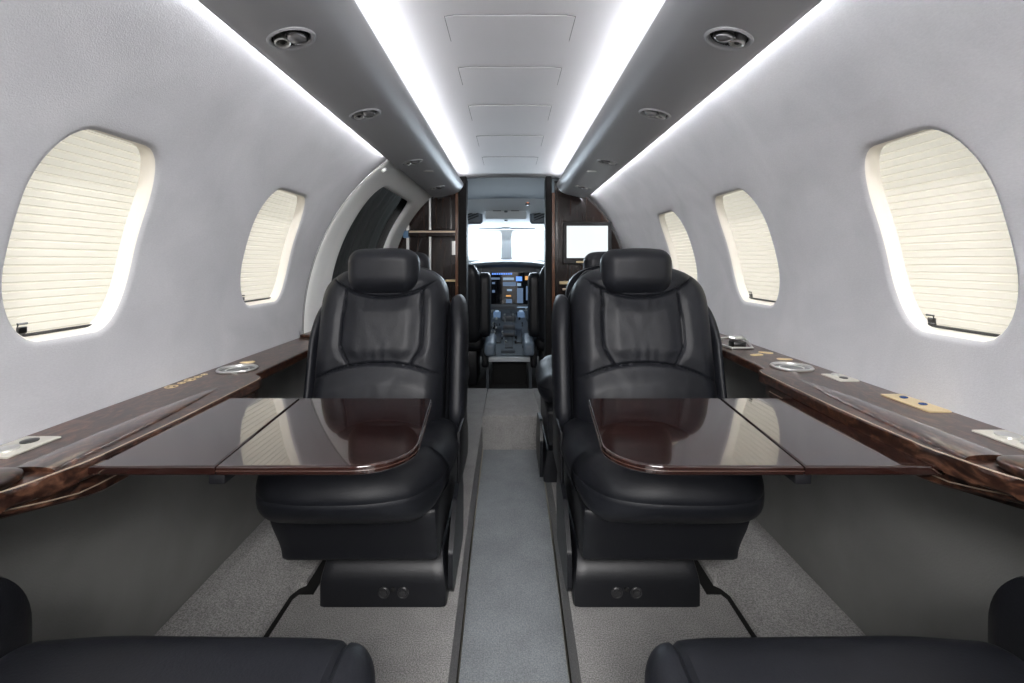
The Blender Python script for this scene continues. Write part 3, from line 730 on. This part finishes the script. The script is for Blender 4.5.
# ------------------------------------------------------------------ folding tables
TZ = .58
def table(sx, label):
    t = thing('folding_table', label, 'table', (sx*.45, .9, TZ), 'glossy folding tables')
    xo = .620 if sx < 0 else .640
    inner_far, inner_near = (.172, 1.037), (.143, .691)
    seam_far, seam_near = (.463, 1.037), (.433, .691)
    out_far, out_near = (xo, 1.037), (xo, .691)
    def mk(nm, pts, rad):
        P = [(sx*x-sx*.45, y-.9) for x, y in round_poly(pts, rad, 10)]
        bm = B(); prism(bm, P, -.0145, 0, .0035, 4); return flat(obj(nm, bm, M['table'], t))
    ml = mk('main_leaf', [inner_far, (seam_far[0]-.001, seam_far[1]), (seam_near[0]-.001, seam_near[1]), inner_near], [.012, 0, 0, .085])
    mk('outboard_leaf', [(seam_far[0]+.001, seam_far[1]), out_far, out_near, (seam_near[0]+.001, seam_near[1])], [0, 0, 0, 0])
    # thin line put in for the main leaf's edge highlight, coloured dark
    pts = round_poly([inner_far, inner_near, (seam_near[0], seam_near[1])], [.012, .085, 0], 14)
    bm = B(); tube(bm, [(sx*x-sx*.45, y-.9, -.0075) for x, y in pts], .0008, 6); obj('edge_line', bm, M['edge_line'], t)
    bm = B(); box(bm, *sorted((sx*(.425-.45), sx*(.450-.45))), -.200, .12, -.032, -.0145, .003); obj('hinge_rail', bm, M['plastic'], t)
    bm = B(); box(bm, *sorted((sx*(.52-.45), sx*(.655-.45))), -.12, .10, -.030, -.0150, .003); obj('slide_bracket', bm, M['plastic'], t)
table(-1, 'glossy dark mahogany folding table reaching in from the left ledge')
table(1, 'glossy dark mahogany folding table reaching in from the right ledge')

# ------------------------------------------------------------------ forward bulkhead and cabinets
BY = 3.29
def arc_panel(bm, xs, y0, y1, z0=-.0, rad=R+.012):
    """panel between x limits whose top follows the fuselage circle"""
    a, b = xs; N = 24; pts = [(a, z0), (b, z0)]
    def top(x): return min(1.50, CZ+math.sqrt(max(0, rad*rad-x*x)))
    for k in range(N+1):
        x = b+(a-b)*k/N; pts.append((x, top(x)))
    va = [bm.verts.new((x, y0, z)) for x, z in pts]; vb = [bm.verts.new((x, y1, z)) for x, z in pts]; n = len(pts)
    bm.faces.new(va); bm.faces.new(vb[::-1])
    for k in range(n): bm.faces.new((va[k], va[(k+1) % n], vb[(k+1) % n], vb[k]))
def bulk(xs, nm, label):
    t = thing(nm, label, 'cabinet', ((xs[0]+xs[1])/2, BY, 0)); return t
OX = ((-.838, -.36), (.315, .838))
tl = thing('galley_cabinet', 'tall dark wood galley cabinet with silver trims left of the cockpit doorway', 'cabinet', (-.58, 3.33, 0))
bm = B(); arc_panel(bm, (-.24, .22), 0, .05); 
o = obj('cabinet_body', bm, M['cabwood'], tl); 
o.data.transform(Matrix.Identity(4))
for v in o.data.vertices: pass
bpy.data.objects.remove(o)
def cab(t, xs, name):
    bm = B(); arc_panel(bm, xs, 3.33, 3.40)
    for v in bm.verts: v.co -= t.location
    return obj(name, bm, M['cabwood'], t)
cab(tl, OX[0], 'cabinet_body')
def lbox(t, x0, x1, y0, y1, z0, z1, nm, m, bev=.002):
    bm = B(); L = t.location; box(bm, x0-L.x, x1-L.x, y0-L.y, y1-L.y, z0-L.z, z1-L.z, bev); return flat(obj(nm, bm, m, t))
def XW(px, y): return (px-VX)*y/F
def ZW(py, y): return EZ-(py-VY)*y/F
y = 3.31
lbox(tl, XW(429, y), XW(431, y), y-.01, y+.02, .05, ZW(196, y), 'silver_trim', M['silver'])
lbox(tl, XW(406.5, y), XW(408.5, y), y-.01, y+.02, .05, ZW(212, y), 'silver_trim', M['silver'])
lbox(tl, XW(409, y), XW(456, y), y-.03, y+.02, ZW(237, y), ZW(230, y), 'door_rail', M['cabwood'], .006)
lbox(tl, XW(410, y), XW(456, y), y-.034, y-.028, ZW(233, y), ZW(231, y), 'rail_highlight_trim', M['brass_line'])
lbox(tl, XW(452, y), XW(456.5, y), y-.012, y+.02, ZW(255, y), ZW(241, y), 'switch_panel', M['silver'])
lbox(tl, XW(404, y), XW(409, y), y-.03, y+.02, ZW(238, y), ZW(231, y), 'blue_catch', mat('pale_blue_plastic', (.15, .3, .5), .4), .004)
lbox(tl, XW(446, y), XW(459, y), y-.05, y+.02, ZW(281.5, y), ZW(279.5, y), 'shelf_edge', M['gold'])
lbox(tl, XW(431.5, y), XW(451, y), y-.008, y+.02, ZW(229, y), ZW(198, y), 'door_panel', M['cabwood'], .004)
lbox(tl, XW(432, y), XW(451, y), y-.008, y+.02, ZW(300, y), ZW(239, y), 'door_panel', M['cabwood'], .004)
tr = thing('closet_cabinet', 'dark wood closet wall carrying the monitor right of the cockpit doorway', 'cabinet', (.57, 3.33, 0))
cab(tr, OX[1], 'cabinet_body')
lbox(tr, XW(557, y), XW(563, y), y-.02, y+.02, ZW(300, y), ZW(200, y), 'corner_trim', M['cabwood'])
lbox(tr, XW(559, y), XW(576, y), y-.06, y+.02, ZW(284, y), ZW(281, y), 'shelf_edge', M['gold'])
lbox(tr, XW(562, y), XW(612, y), y-.02, y+.02, ZW(300, y), ZW(285, y), 'drawer_front', M['cabwood'])
lbox(tr, XW(562, y), XW(608, y), y-.030, y-.018, ZW(290, y), ZW(288, y), 'drawer_pull', M['brass_line'])
# door jamb posts at the cockpit doorway
for x0, x1, lab, xi in ((-.358, -.30, 'left', -.30), (.245, .290, 'right', .245)):
    t = thing('doorway_post', 'dark wood post on the %s side of the cockpit doorway' % lab, 'post', ((x0+x1)/2, 3.28, 0))
    lbox(t, x0, x1, 3.24, 3.36, .021, 1.475, 'post_body', M['post'], .010)
    q = x0-.020 if lab == 'left' else x1
    lbox(t, q, q+.020, 3.245, 3.30, .021, 1.36, 'brown_edge_trim', mat('walnut_edge', (.20, .09, .05), .2, 0, .8))
# monitor
y = 3.26
t = thing('monitor', 'wall monitor with a white reflection painted as screen glow on the right dark wood closet', 'monitor', (XW(587, y), y, ZW(244, y)))
fr = lbox(t, XW(563, y), XW(611.5, y), y-.012, y+.052, ZW(264, y), ZW(222, y), 'monitor_frame', M['plastic'], .006)
lbox(t, XW(566.5, y), XW(607.5, y), y-.0145, y-.0115, ZW(258, y), ZW(226, y), 'screen', M['tv'], .001)
lbox(t, XW(576, y), XW(597, y), y-.016, y-.0115, ZW(263, y), ZW(261, y), 'lower_trim', M['gold'], .0005)

# ------------------------------------------------------------------ cockpit
# shell
bm = B(); box(bm, -.95, -.90, 3.40, 5.9, -.3, 1.6); struct(obj('wall_cockpit_left', bm, M['cockpit']))
bm = B(); box(bm, .90, .95, 3.40, 5.9, -.3, 1.6); struct(obj('wall_cockpit_right', bm, M['cockpit']))
bm = B(); box(bm, -.9, .9, 3.20, 5.9, -.26, -.20); struct(obj('floor_cockpit', bm, mat('dark_cockpit_carpet', (.05, .05, .05), 1.)))
# arched header just beyond the doorway
bm = B(); sweep(bm, [(-.6+1.2*k/20, 1.462-.03*((k-10)/10)**2) for k in range(21)], 3.25, 4.3); struct(obj('ceiling_entry', bm, M['header']))
bm = B(); box(bm, -.9, .9, 3.30, 3.40, 1.47, 1.60); struct(obj('wall_front_header', bm, M['header']))
# overhead panel: slopes down from the entry ceiling to the windshield
def quadstrip(bm, rows, nx, x0, x1, arch=0.):
    g_ = []
    for (y, z) in rows: g_.append([bm.verts.new((x0+(x1-x0)*k/nx, y, z-arch*((2*k/nx-1)**2))) for k in range(nx+1)])
    for a, b in zip(g_, g_[1:]):
        for k in range(nx): bm.faces.new((a[k], a[k+1], b[k+1], b[k]))
bm = B(); quadstrip(bm, [(4.25, 1.52), (4.3, ZW(198.5, 4.3)), (4.9, ZW(222, 4.9)), (5.0, ZW(226, 5.0)), (5.15, ZW(229.5, 5.15))], 20, -.9, .9, .03); struct(obj('ceiling_cockpit', bm, M['cockpit'], ang=60))
# windshield wall with two openings
y = 5.25; CXW = XW(506.5, y)
def ws_wall():
    bm = B()
    xs = [-.9, XW(466, y)-.22, XW(501.5, y), XW(511.5, y), XW(547, y)+.22, .9]; zs = [.3, ZW(261.5, y), ZW(230, y), 1.5]
    zs[1] = ZW(260.5, y)
    outer = [(-.92, .3), (.92, .3), (.92, 1.5), (-.92, 1.5)]
    holes = []
    for (a, b) in ((XW(452, y), XW(501.5, y)), (XW(511.5, y), XW(561, y))):
        holes.append(round_poly([(a, zs[1]), (b, zs[1]), (b, zs[2]), (a, zs[2])], .045, 6))
    vo = [bm.verts.new((x, y, z)) for x, z in outer]; es = [bm.edges.new((vo[k], vo[(k+1) % 4])) for k in range(4)]
    for h in holes:
        vh = [bm.verts.new((x, y, z)) for x, z in h]; es += [bm.edges.new((vh[k], vh[(k+1) % len(vh)])) for k in range(len(vh))]
    bmesh.ops.triangle_fill(bm, edges=es, use_beauty=True, use_dissolve=False)
    # drop any triangles filling the holes
    dead = [f for f in bm.faces for c in [f.calc_center_median()] if any(min(p[0] for p in h) < c.x < max(p[0] for p in h) and min(p[1] for p in h) < c.z < max(p[1] for p in h) and all(v in f.verts for v in f.verts) and all(any(abs(v.co.x-p[0]) < 1e-5 and abs(v.co.z-p[1]) < 1e-5 for p in h) for v in f.verts) for h in holes)]
    bmesh.ops.delete(bm, geom=dead, context='FACES')
    r = bmesh.ops.extrude_face_region(bm, geom=list(bm.faces))
    for v in r['geom']:
        if isinstance(v, bmesh.types.BMVert): v.co.y += .08
    struct(obj('wall_windshield', bm, M['cockpit'])); return holes
holes = ws_wall()
for i, h in enumerate(holes):
    bm = B(); vs = [bm.verts.new((x, y+.04, z)) for x, z in h]; bm.faces.new(vs); r = bmesh.ops.extrude_face_region(bm, geom=list(bm.faces))
    for v in r['geom']:
        if isinstance(v, bmesh.types.BMVert): v.co.y += .006
    wn = struct(obj('window_%d' % (6+i), bm, M['glass']))
# overhead details: two dark air grilles, central marks, amber lamp
def oh(px, py, yy): return Vector((XW(px, yy), yy, ZW(py, yy)))
for px0, px1, lab in ((463, 483, 'left'), (529.5, 550, 'right')):
    yy = 4.72; t = thing('cockpit_grille', 'dark framed panel in the %s of the cockpit ceiling above the windshield' % lab, 'grille', oh((px0+px1)/2, 216, yy))
    hw = (px1-px0)/2*yy/F; hh = 9*yy/F
    bm = B(); pillow_plate(bm, Vector((0, -.03, 0)), Vector((1, 0, 0)), Vector((0, .2, 1)).normalized(), hw, hh, .03, .03); obj('grille_frame', bm, M['cockdark'], t)
    bm = B(); pillow_plate(bm, Vector((0, -.062, 0)), Vector((1, 0, 0)), Vector((0, .2, 1)).normalized(), hw*.78, hh*.74, .01, .02); obj('grille_glass', bm, M['console'], t)
    for k in (-1, 0, 1):
        bm = B(); tube(bm, [(-hw*.6, -.078, hh*(.3*k-.3)), (hw*.6, -.074, hh*(.3*k+.25))], .006, 6); obj('grille_bar', bm, M['gap'], t)
t = thing('overhead_switch_panel', 'pale overhead panel with small handles above the windshield centre', 'panel', oh(506, 212, 4.6))
bm = B(); pillow_plate(bm, Vector((0, .0, 0)), Vector((1, 0, 0)), Vector((0, .35, 1)).normalized(), .20, .075, .012, .012); obj('panel_plate', bm, M['cockpit'], t)
for px, py in ((506, 202), (506, 212), (506, 221)):
    P = oh(px, py, 4.6)-t.location; bm = B(); box(bm, P.x-.016, P.x+.016, P.y-.07, P.y+.0, P.z-.007, P.z+.007, .003); obj('small_handle', bm, M['cockdark'], t)
for px in (497, 515):
    P = oh(px, 211, 4.6)-t.location; bm = B(); box(bm, P.x-.04, P.x+.04, P.y-.03, P.y+.0, P.z-.003, P.z+.003, .001); obj('panel_slot', bm, M['darkmetal'], t)
P = oh(527.5, 202.5, 4.45); bm = B(); box(bm, P.x-.02, P.x+.02, P.y-.06, P.y+.03, P.z-.03, P.z+.025, .008)
t = tag(obj('warning_lamp', bm, M['cockdark']), 'small amber warning lamp on the cockpit ceiling', 'lamp')
bm = B(); lathe(bm, [(.014, 0), (.012, .006), (0, .009)], (P.x, P.y-.059, P.z), (0, -1, 0), 16); obj('amber_lens', bm, M['red'], t)
# sun visor rail below the overhead
t = thing('visor_rail', 'dark sun visor rail running above both windshield panes', 'rail', oh(506, 227.5, 5.1))
for a, b in ((478, 503), (510, 536)):
    bm = B(); P = oh(a, 228, 5.1)-t.location; Q = oh(b, 228, 5.1)-t.location; rbox(bm, (P+Q)/2, ((Q.x-P.x)/2, .02, .014), (.01, .01, .01), (8, 4, 4)); obj('visor', bm, M['cockdark'], t)
bm = B(); rbox(bm, (0, -.01, 0), (.045, .03, .02), (.01, .01, .01), (6, 4, 4)); obj('centre_bracket', bm, M['console'], t)
# glareshield: dark arched hood over the instrument panel
t = thing('instrument_panel', 'cockpit instrument panel with dark screens under an arched glareshield', 'instrument panel', (CXW, 4.9, .2))
bm = B(); N = 30; g_ = []
cxp = XW(508, 4.9)
for k in range(N+1):
    u = -1+2*k/N; x = cxp+u*.62; zt = ZW(262.5, 4.75)-.085*abs(u)**2.4
    g_.append([bm.verts.new((x-t.location.x, yy-t.location.y, zz-t.location.z)) for yy, zz in ((5.23, zt+.035), (4.85, zt+.022), (4.77, zt), (4.76, zt-.02), (4.80, zt-.045), (5.23, zt-.05))])
for a, b in zip(g_, g_[1:]):
    for k in range(5): bm.faces.new((a[k], a[k+1], b[k+1], b[k]))
obj('glareshield', bm, M['cockdark'], t, ang=60)
lbox(t, -.70, .70, 4.86, 5.2, -.1, ZW(265, 4.86)-.01, 'panel_body', M['cockdark'], .02)
def screen(x0, x1, z0, z1, yy, parts):
    s = lbox(t, x0, x1, yy-.012, yy+.004, z0, z1, 'display', M['screen'], .004)
    for (a, b, c, d, m, nm) in parts:   # fractions of the display
        bm = B(); X0 = x0+(x1-x0)*a; X1 = x0+(x1-x0)*b; Z0 = z0+(z1-z0)*c; Z1 = z0+(z1-z0)*d; L = t.location
        box(bm, X0-L.x, X1-L.x, yy-.0140-L.y, yy-.0118-L.y, Z0-L.z, Z1-L.z); obj(nm, bm, m, s)
PY = 4.86
XA, XB, ZA, ZB_ = XW(490.5, PY), XW(530, PY), ZW(304, PY), ZW(272, PY)
def fpx(x, z): return ((x-490.5)/(530-490.5), (304-z)/(304-272))
def reg(x0, y0_, x1, y1_, m, nm): a, d = fpx(x0, y0_); b, c_ = fpx(x1, y1_); return (a, b, c_, d, m, nm)
segs = [reg(492+2.3*k, 273, 493.6+2.3*k, 274.6, M['blueglow'], 'symbol_row') for k in range(9)]
segs += [reg(491, 277.5, 500, 279.5, M['terrain'], 'status_bar'), reg(503, 277.5, 514, 280, M['paleglow'], 'status_bar'), reg(516, 276.5, 522, 281, M['blueglow'], 'map_symbol'), reg(525, 276, 529.5, 280, M['orange'], 'map_symbol')]
segs += [reg(503, 282, 516, 286, M['terrain'], 'display_area'), reg(517, 283, 521, 286, M['paleglow'], 'display_area'), reg(507, 289, 512, 291, M['paleglow'], 'display_area'), reg(506, 295, 511, 296.5, M['orange'], 'readout'), reg(517, 288, 523, 303, M['terrain'], 'display_area'), reg(492, 282, 495, 284, M['terrain'], 'readout'), reg(492, 290, 495, 292.5, M['terrain'], 'readout'), reg(526, 286, 528, 300, M['terrain'], 'readout'), reg(506, 299, 512, 303, M['terrain'], 'display_area')]
screen(XA, XB, ZA, ZB_, PY, segs)
screen(XW(482.5, PY), XW(489.5, PY), ZA, ZW(276, PY), PY, [(.2, .8, .6, .9, M['terrain'], 'readout'), (.15, .6, .2, .3, M['paleglow'], 'readout')])
screen(XW(531.5, PY), XW(535.5, PY), ZA, ZW(278, PY), PY, [(.2, .8, .6, .8, M['terrain'], 'readout'), (.2, .7, .2, .35, M['paleglow'], 'readout')])
for bx_ in ((XW(480, PY), XW(537, PY), ZW(268, PY), ZW(265.5, PY)), (XW(480, PY), XW(537, PY), ZW(306.5, PY), ZW(304.5, PY)), (XW(478, PY), XW(481.5, PY), ZW(306, PY), ZW(266, PY)), (XW(536, PY), XW(539.5, PY), ZW(306, PY), ZW(266, PY))):
    lbox(t, bx_[0], bx_[1], PY-.03, PY, bx_[2], bx_[3], 'screen_surround', M['console'], .004)
lbox(t, XW(482, PY), XW(490, PY), PY-.02, PY, ZW(308, PY), ZW(305, PY), 'switch_row', M['blueglow'], .002)
lbox(t, XW(517, PY), XW(531, PY), PY-.02, PY, ZW(307.5, PY), ZW(305, PY), 'switch_row', M['paleglow'], .002)
# centre pedestal console
pc = thing('centre_console', 'grey sloping cockpit centre console crowded with knobs and levers', 'console', (XW(509, 4.2), 4.2, -.2))
y0c, y1c = 3.90, 4.86; z0c, z1c = ZW(356, y0c), ZW(309, y1c)
def cp(px, t_):  # point on the sloping console top
    yy = y0c+(y1c-y0c)*t_; return yy, z0c+(z1c-z0c)*t_
def cons_t(py):  # solve t for a screen row
    lo, hi = 0, 1
    for _ in range(40):
        m = (lo+hi)/2; yy, zz = cp(0, m)
        if VY-(zz-EZ)*F/yy > py: lo = m
        else: hi = m
    return lo
bm = B(); L = pc.location
ptsF = [(XW(484, y0c), y0c, z0c), (XW(533, y0c), y0c, z0c), (XW(532, y1c), y1c, z1c), (XW(484, y1c), y1c, z1c)]
hi = [bm.verts.new(Vector(p)-L) for p in ptsF]; lo = [bm.verts.new(Vector((p[0], p[1]+.02, p[2]-.045))-L) for p in ptsF]
bm.faces.new(hi); bm.faces.new(lo[::-1])
for k in range(4): bm.faces.new((hi[k], hi[(k+1) % 4], lo[(k+1) % 4], lo[k]))
bmesh.ops.bevel(bm, geom=list(bm.edges), offset=.008, segments=2, affect='EDGES'); obj('console_top', bm, M['console'], pc)
lbox(pc, XW(484, y0c), XW(533, y0c), y0c-.03, y0c+.01, z0c-.045, z0c-.003, 'front_lip', mat('pale_plastic_lip', (.65, .69, .72), .4), .01)
lbox(pc, XW(486, y0c), XW(489, y0c), y0c, y0c+.05, -.2, z0c-.04, 'support_leg', M['cockdark'], .004)
lbox(pc, XW(529, y0c), XW(532, y0c), y0c, y0c+.05, -.2, z0c-.04, 'support_leg', M['cockdark'], .004)
lbox(pc, XW(492, 4.1), XW(527, 4.1), 4.15, 4.8, -.2, z0c-.05, 'console_core', M['gap'], .01)
sl = math.atan2(z1c-z0c, y1c-y0c); nrm = Vector((0, -math.sin(sl), math.cos(sl))); along = Vector((0, math.cos(sl), math.sin(sl)))
def on_console(px, py):
    tt = cons_t(py); yy, zz = cp(0, tt); return Vector((XW(px, yy), yy, zz))-L
def cblock(px, py, wpx, hpx, h, m, nm):
    P = on_console(px, py); yy = P.y+L.y; Q = on_console(px, py-hpx/2); Rr = on_console(px, py+hpx/2); hh = (Q-Rr).length/2
    bm = B(); pillow_plate(bm, P, Vector((1, 0, 0)), along, wpx/2*yy/F, hh, h, .006); return obj(nm, bm, m, pc)
for px, py, wp_, hp, h, m, nm in ((508, 351.5, 14, 2.2, .01, M['cockdark'], 'latch_slot'), (498, 336, 6, 14, .012, M['darkmetal'], 'key_panel'), (519, 336, 6, 14, .012, M['darkmetal'], 'key_panel'), (509, 340, 8, 16, .008, M['darkmetal'], 'key_panel'), (509, 319, 14, 4, .05, M['cockdark'], 'throttle_block'), (509, 328, 12, 3, .04, M['cockdark'], 'throttle_block'), (509, 335, 12, 3, .03, M['cockdark'], 'trim_block'), (497, 315.5, 7, 4, .03, M['terrain'], 'radio_display'), (521, 315.5, 7, 4, .03, M['terrain'], 'radio_display'), (497, 314, 4, 1.5, .036, M['paleglow'], 'radio_display'), (521, 314, 4, 1.5, .036, M['paleglow'], 'radio_display')):
    cblock(px, py, wp_, hp, h, m, nm)
for i in range(64):
    px = random.choice([486, 488, 490, 492, 494, 497, 500, 502, 506, 512, 516, 520, 523, 525, 527, 529, 531]); py = random.choice([311, 313, 316, 318, 320, 322, 324, 326, 328, 332, 338, 343, 348])
    P = on_console(px+random.uniform(-1, 1), py+random.uniform(-1, 1)); bm = B(); r = random.uniform(.006, .012)
    lathe(bm, [(r, 0), (r*.9, .018), (r*.5, .022), (0, .022)], P, nrm, 10); obj('console_knob', bm, random.choice([M['gap'], M['silver'], M['silver'], M['cockdark']]), pc)
for px, py in ((505, 322), (513, 322), (493, 318), (526, 318)):
    P = on_console(px, py); bm = B(); tube(bm, [P, P+nrm*.07, P+nrm*.085-along*.01], [.005, .005, .010], 8); obj('lever', bm, M['silver'], pc)
# pilot seats
def pilot_seat(label, x, side):
    t = thing('pilot_seat', label, 'seat', (x, 3.95, -.17), 'pilot seats')
    def ft(x_, y_, z_, u): return (x_*(1-.15*smooth((z_-.85)/.2)), y_-.10*(z_-.4), z_)
    bm = B(); rbox(bm, (0, .0, .70), (.205, .055, .33), (.06, .045, .09), (20, 12, 24), ft); obj('backrest', bm, M['leather2'], t)
    bm = B(); rbox(bm, (0, -.03, 1.045), (.10, .045, .075), (.03, .04, .03), (14, 10, 12)); obj('headrest', bm, M['leather2'], t)
    bm = B(); rbox(bm, (0, .24, .36), (.23, .25, .065), (.06, .06, .05), (16, 16, 10)); obj('seat_cushion', bm, M['leather2'], t)
    bm = B(); box(bm, -.17, .17, .02, .42, .0, .30, .02); obj('seat_base', bm, M['plastic'], t)
    sgn = 1 if side == 'left' else -1
    bm = B(); rbox(bm, (sgn*.232, .02, .69), (.052, .080, .27), (.025, .05, .07), (8, 10, 20)); obj('side_bolster', bm, M['leather2'], t)
    bm = B(); rbox(bm, (sgn*.285, -.08, .375), (.044, .17, .055), (.025, .05, .03), (10, 18, 10), lambda a, b, c, u: (a, b, c+.12*(b+.06))); obj('armrest', bm, mat('blue_grey_armrest_leather', (.20, .25, .31), .35), t)
    bm = B(); rbox(bm, (sgn*.24, -.02, .27), (.03, .10, .09), (.02, .04, .03), (8, 10, 8)); obj('armrest_bracket', bm, M['plastic'], t)
pilot_seat('black leather pilot seat left of the cockpit console', -.445, 'left')
pilot_seat('black leather pilot seat right of the cockpit console', .435, 'right')
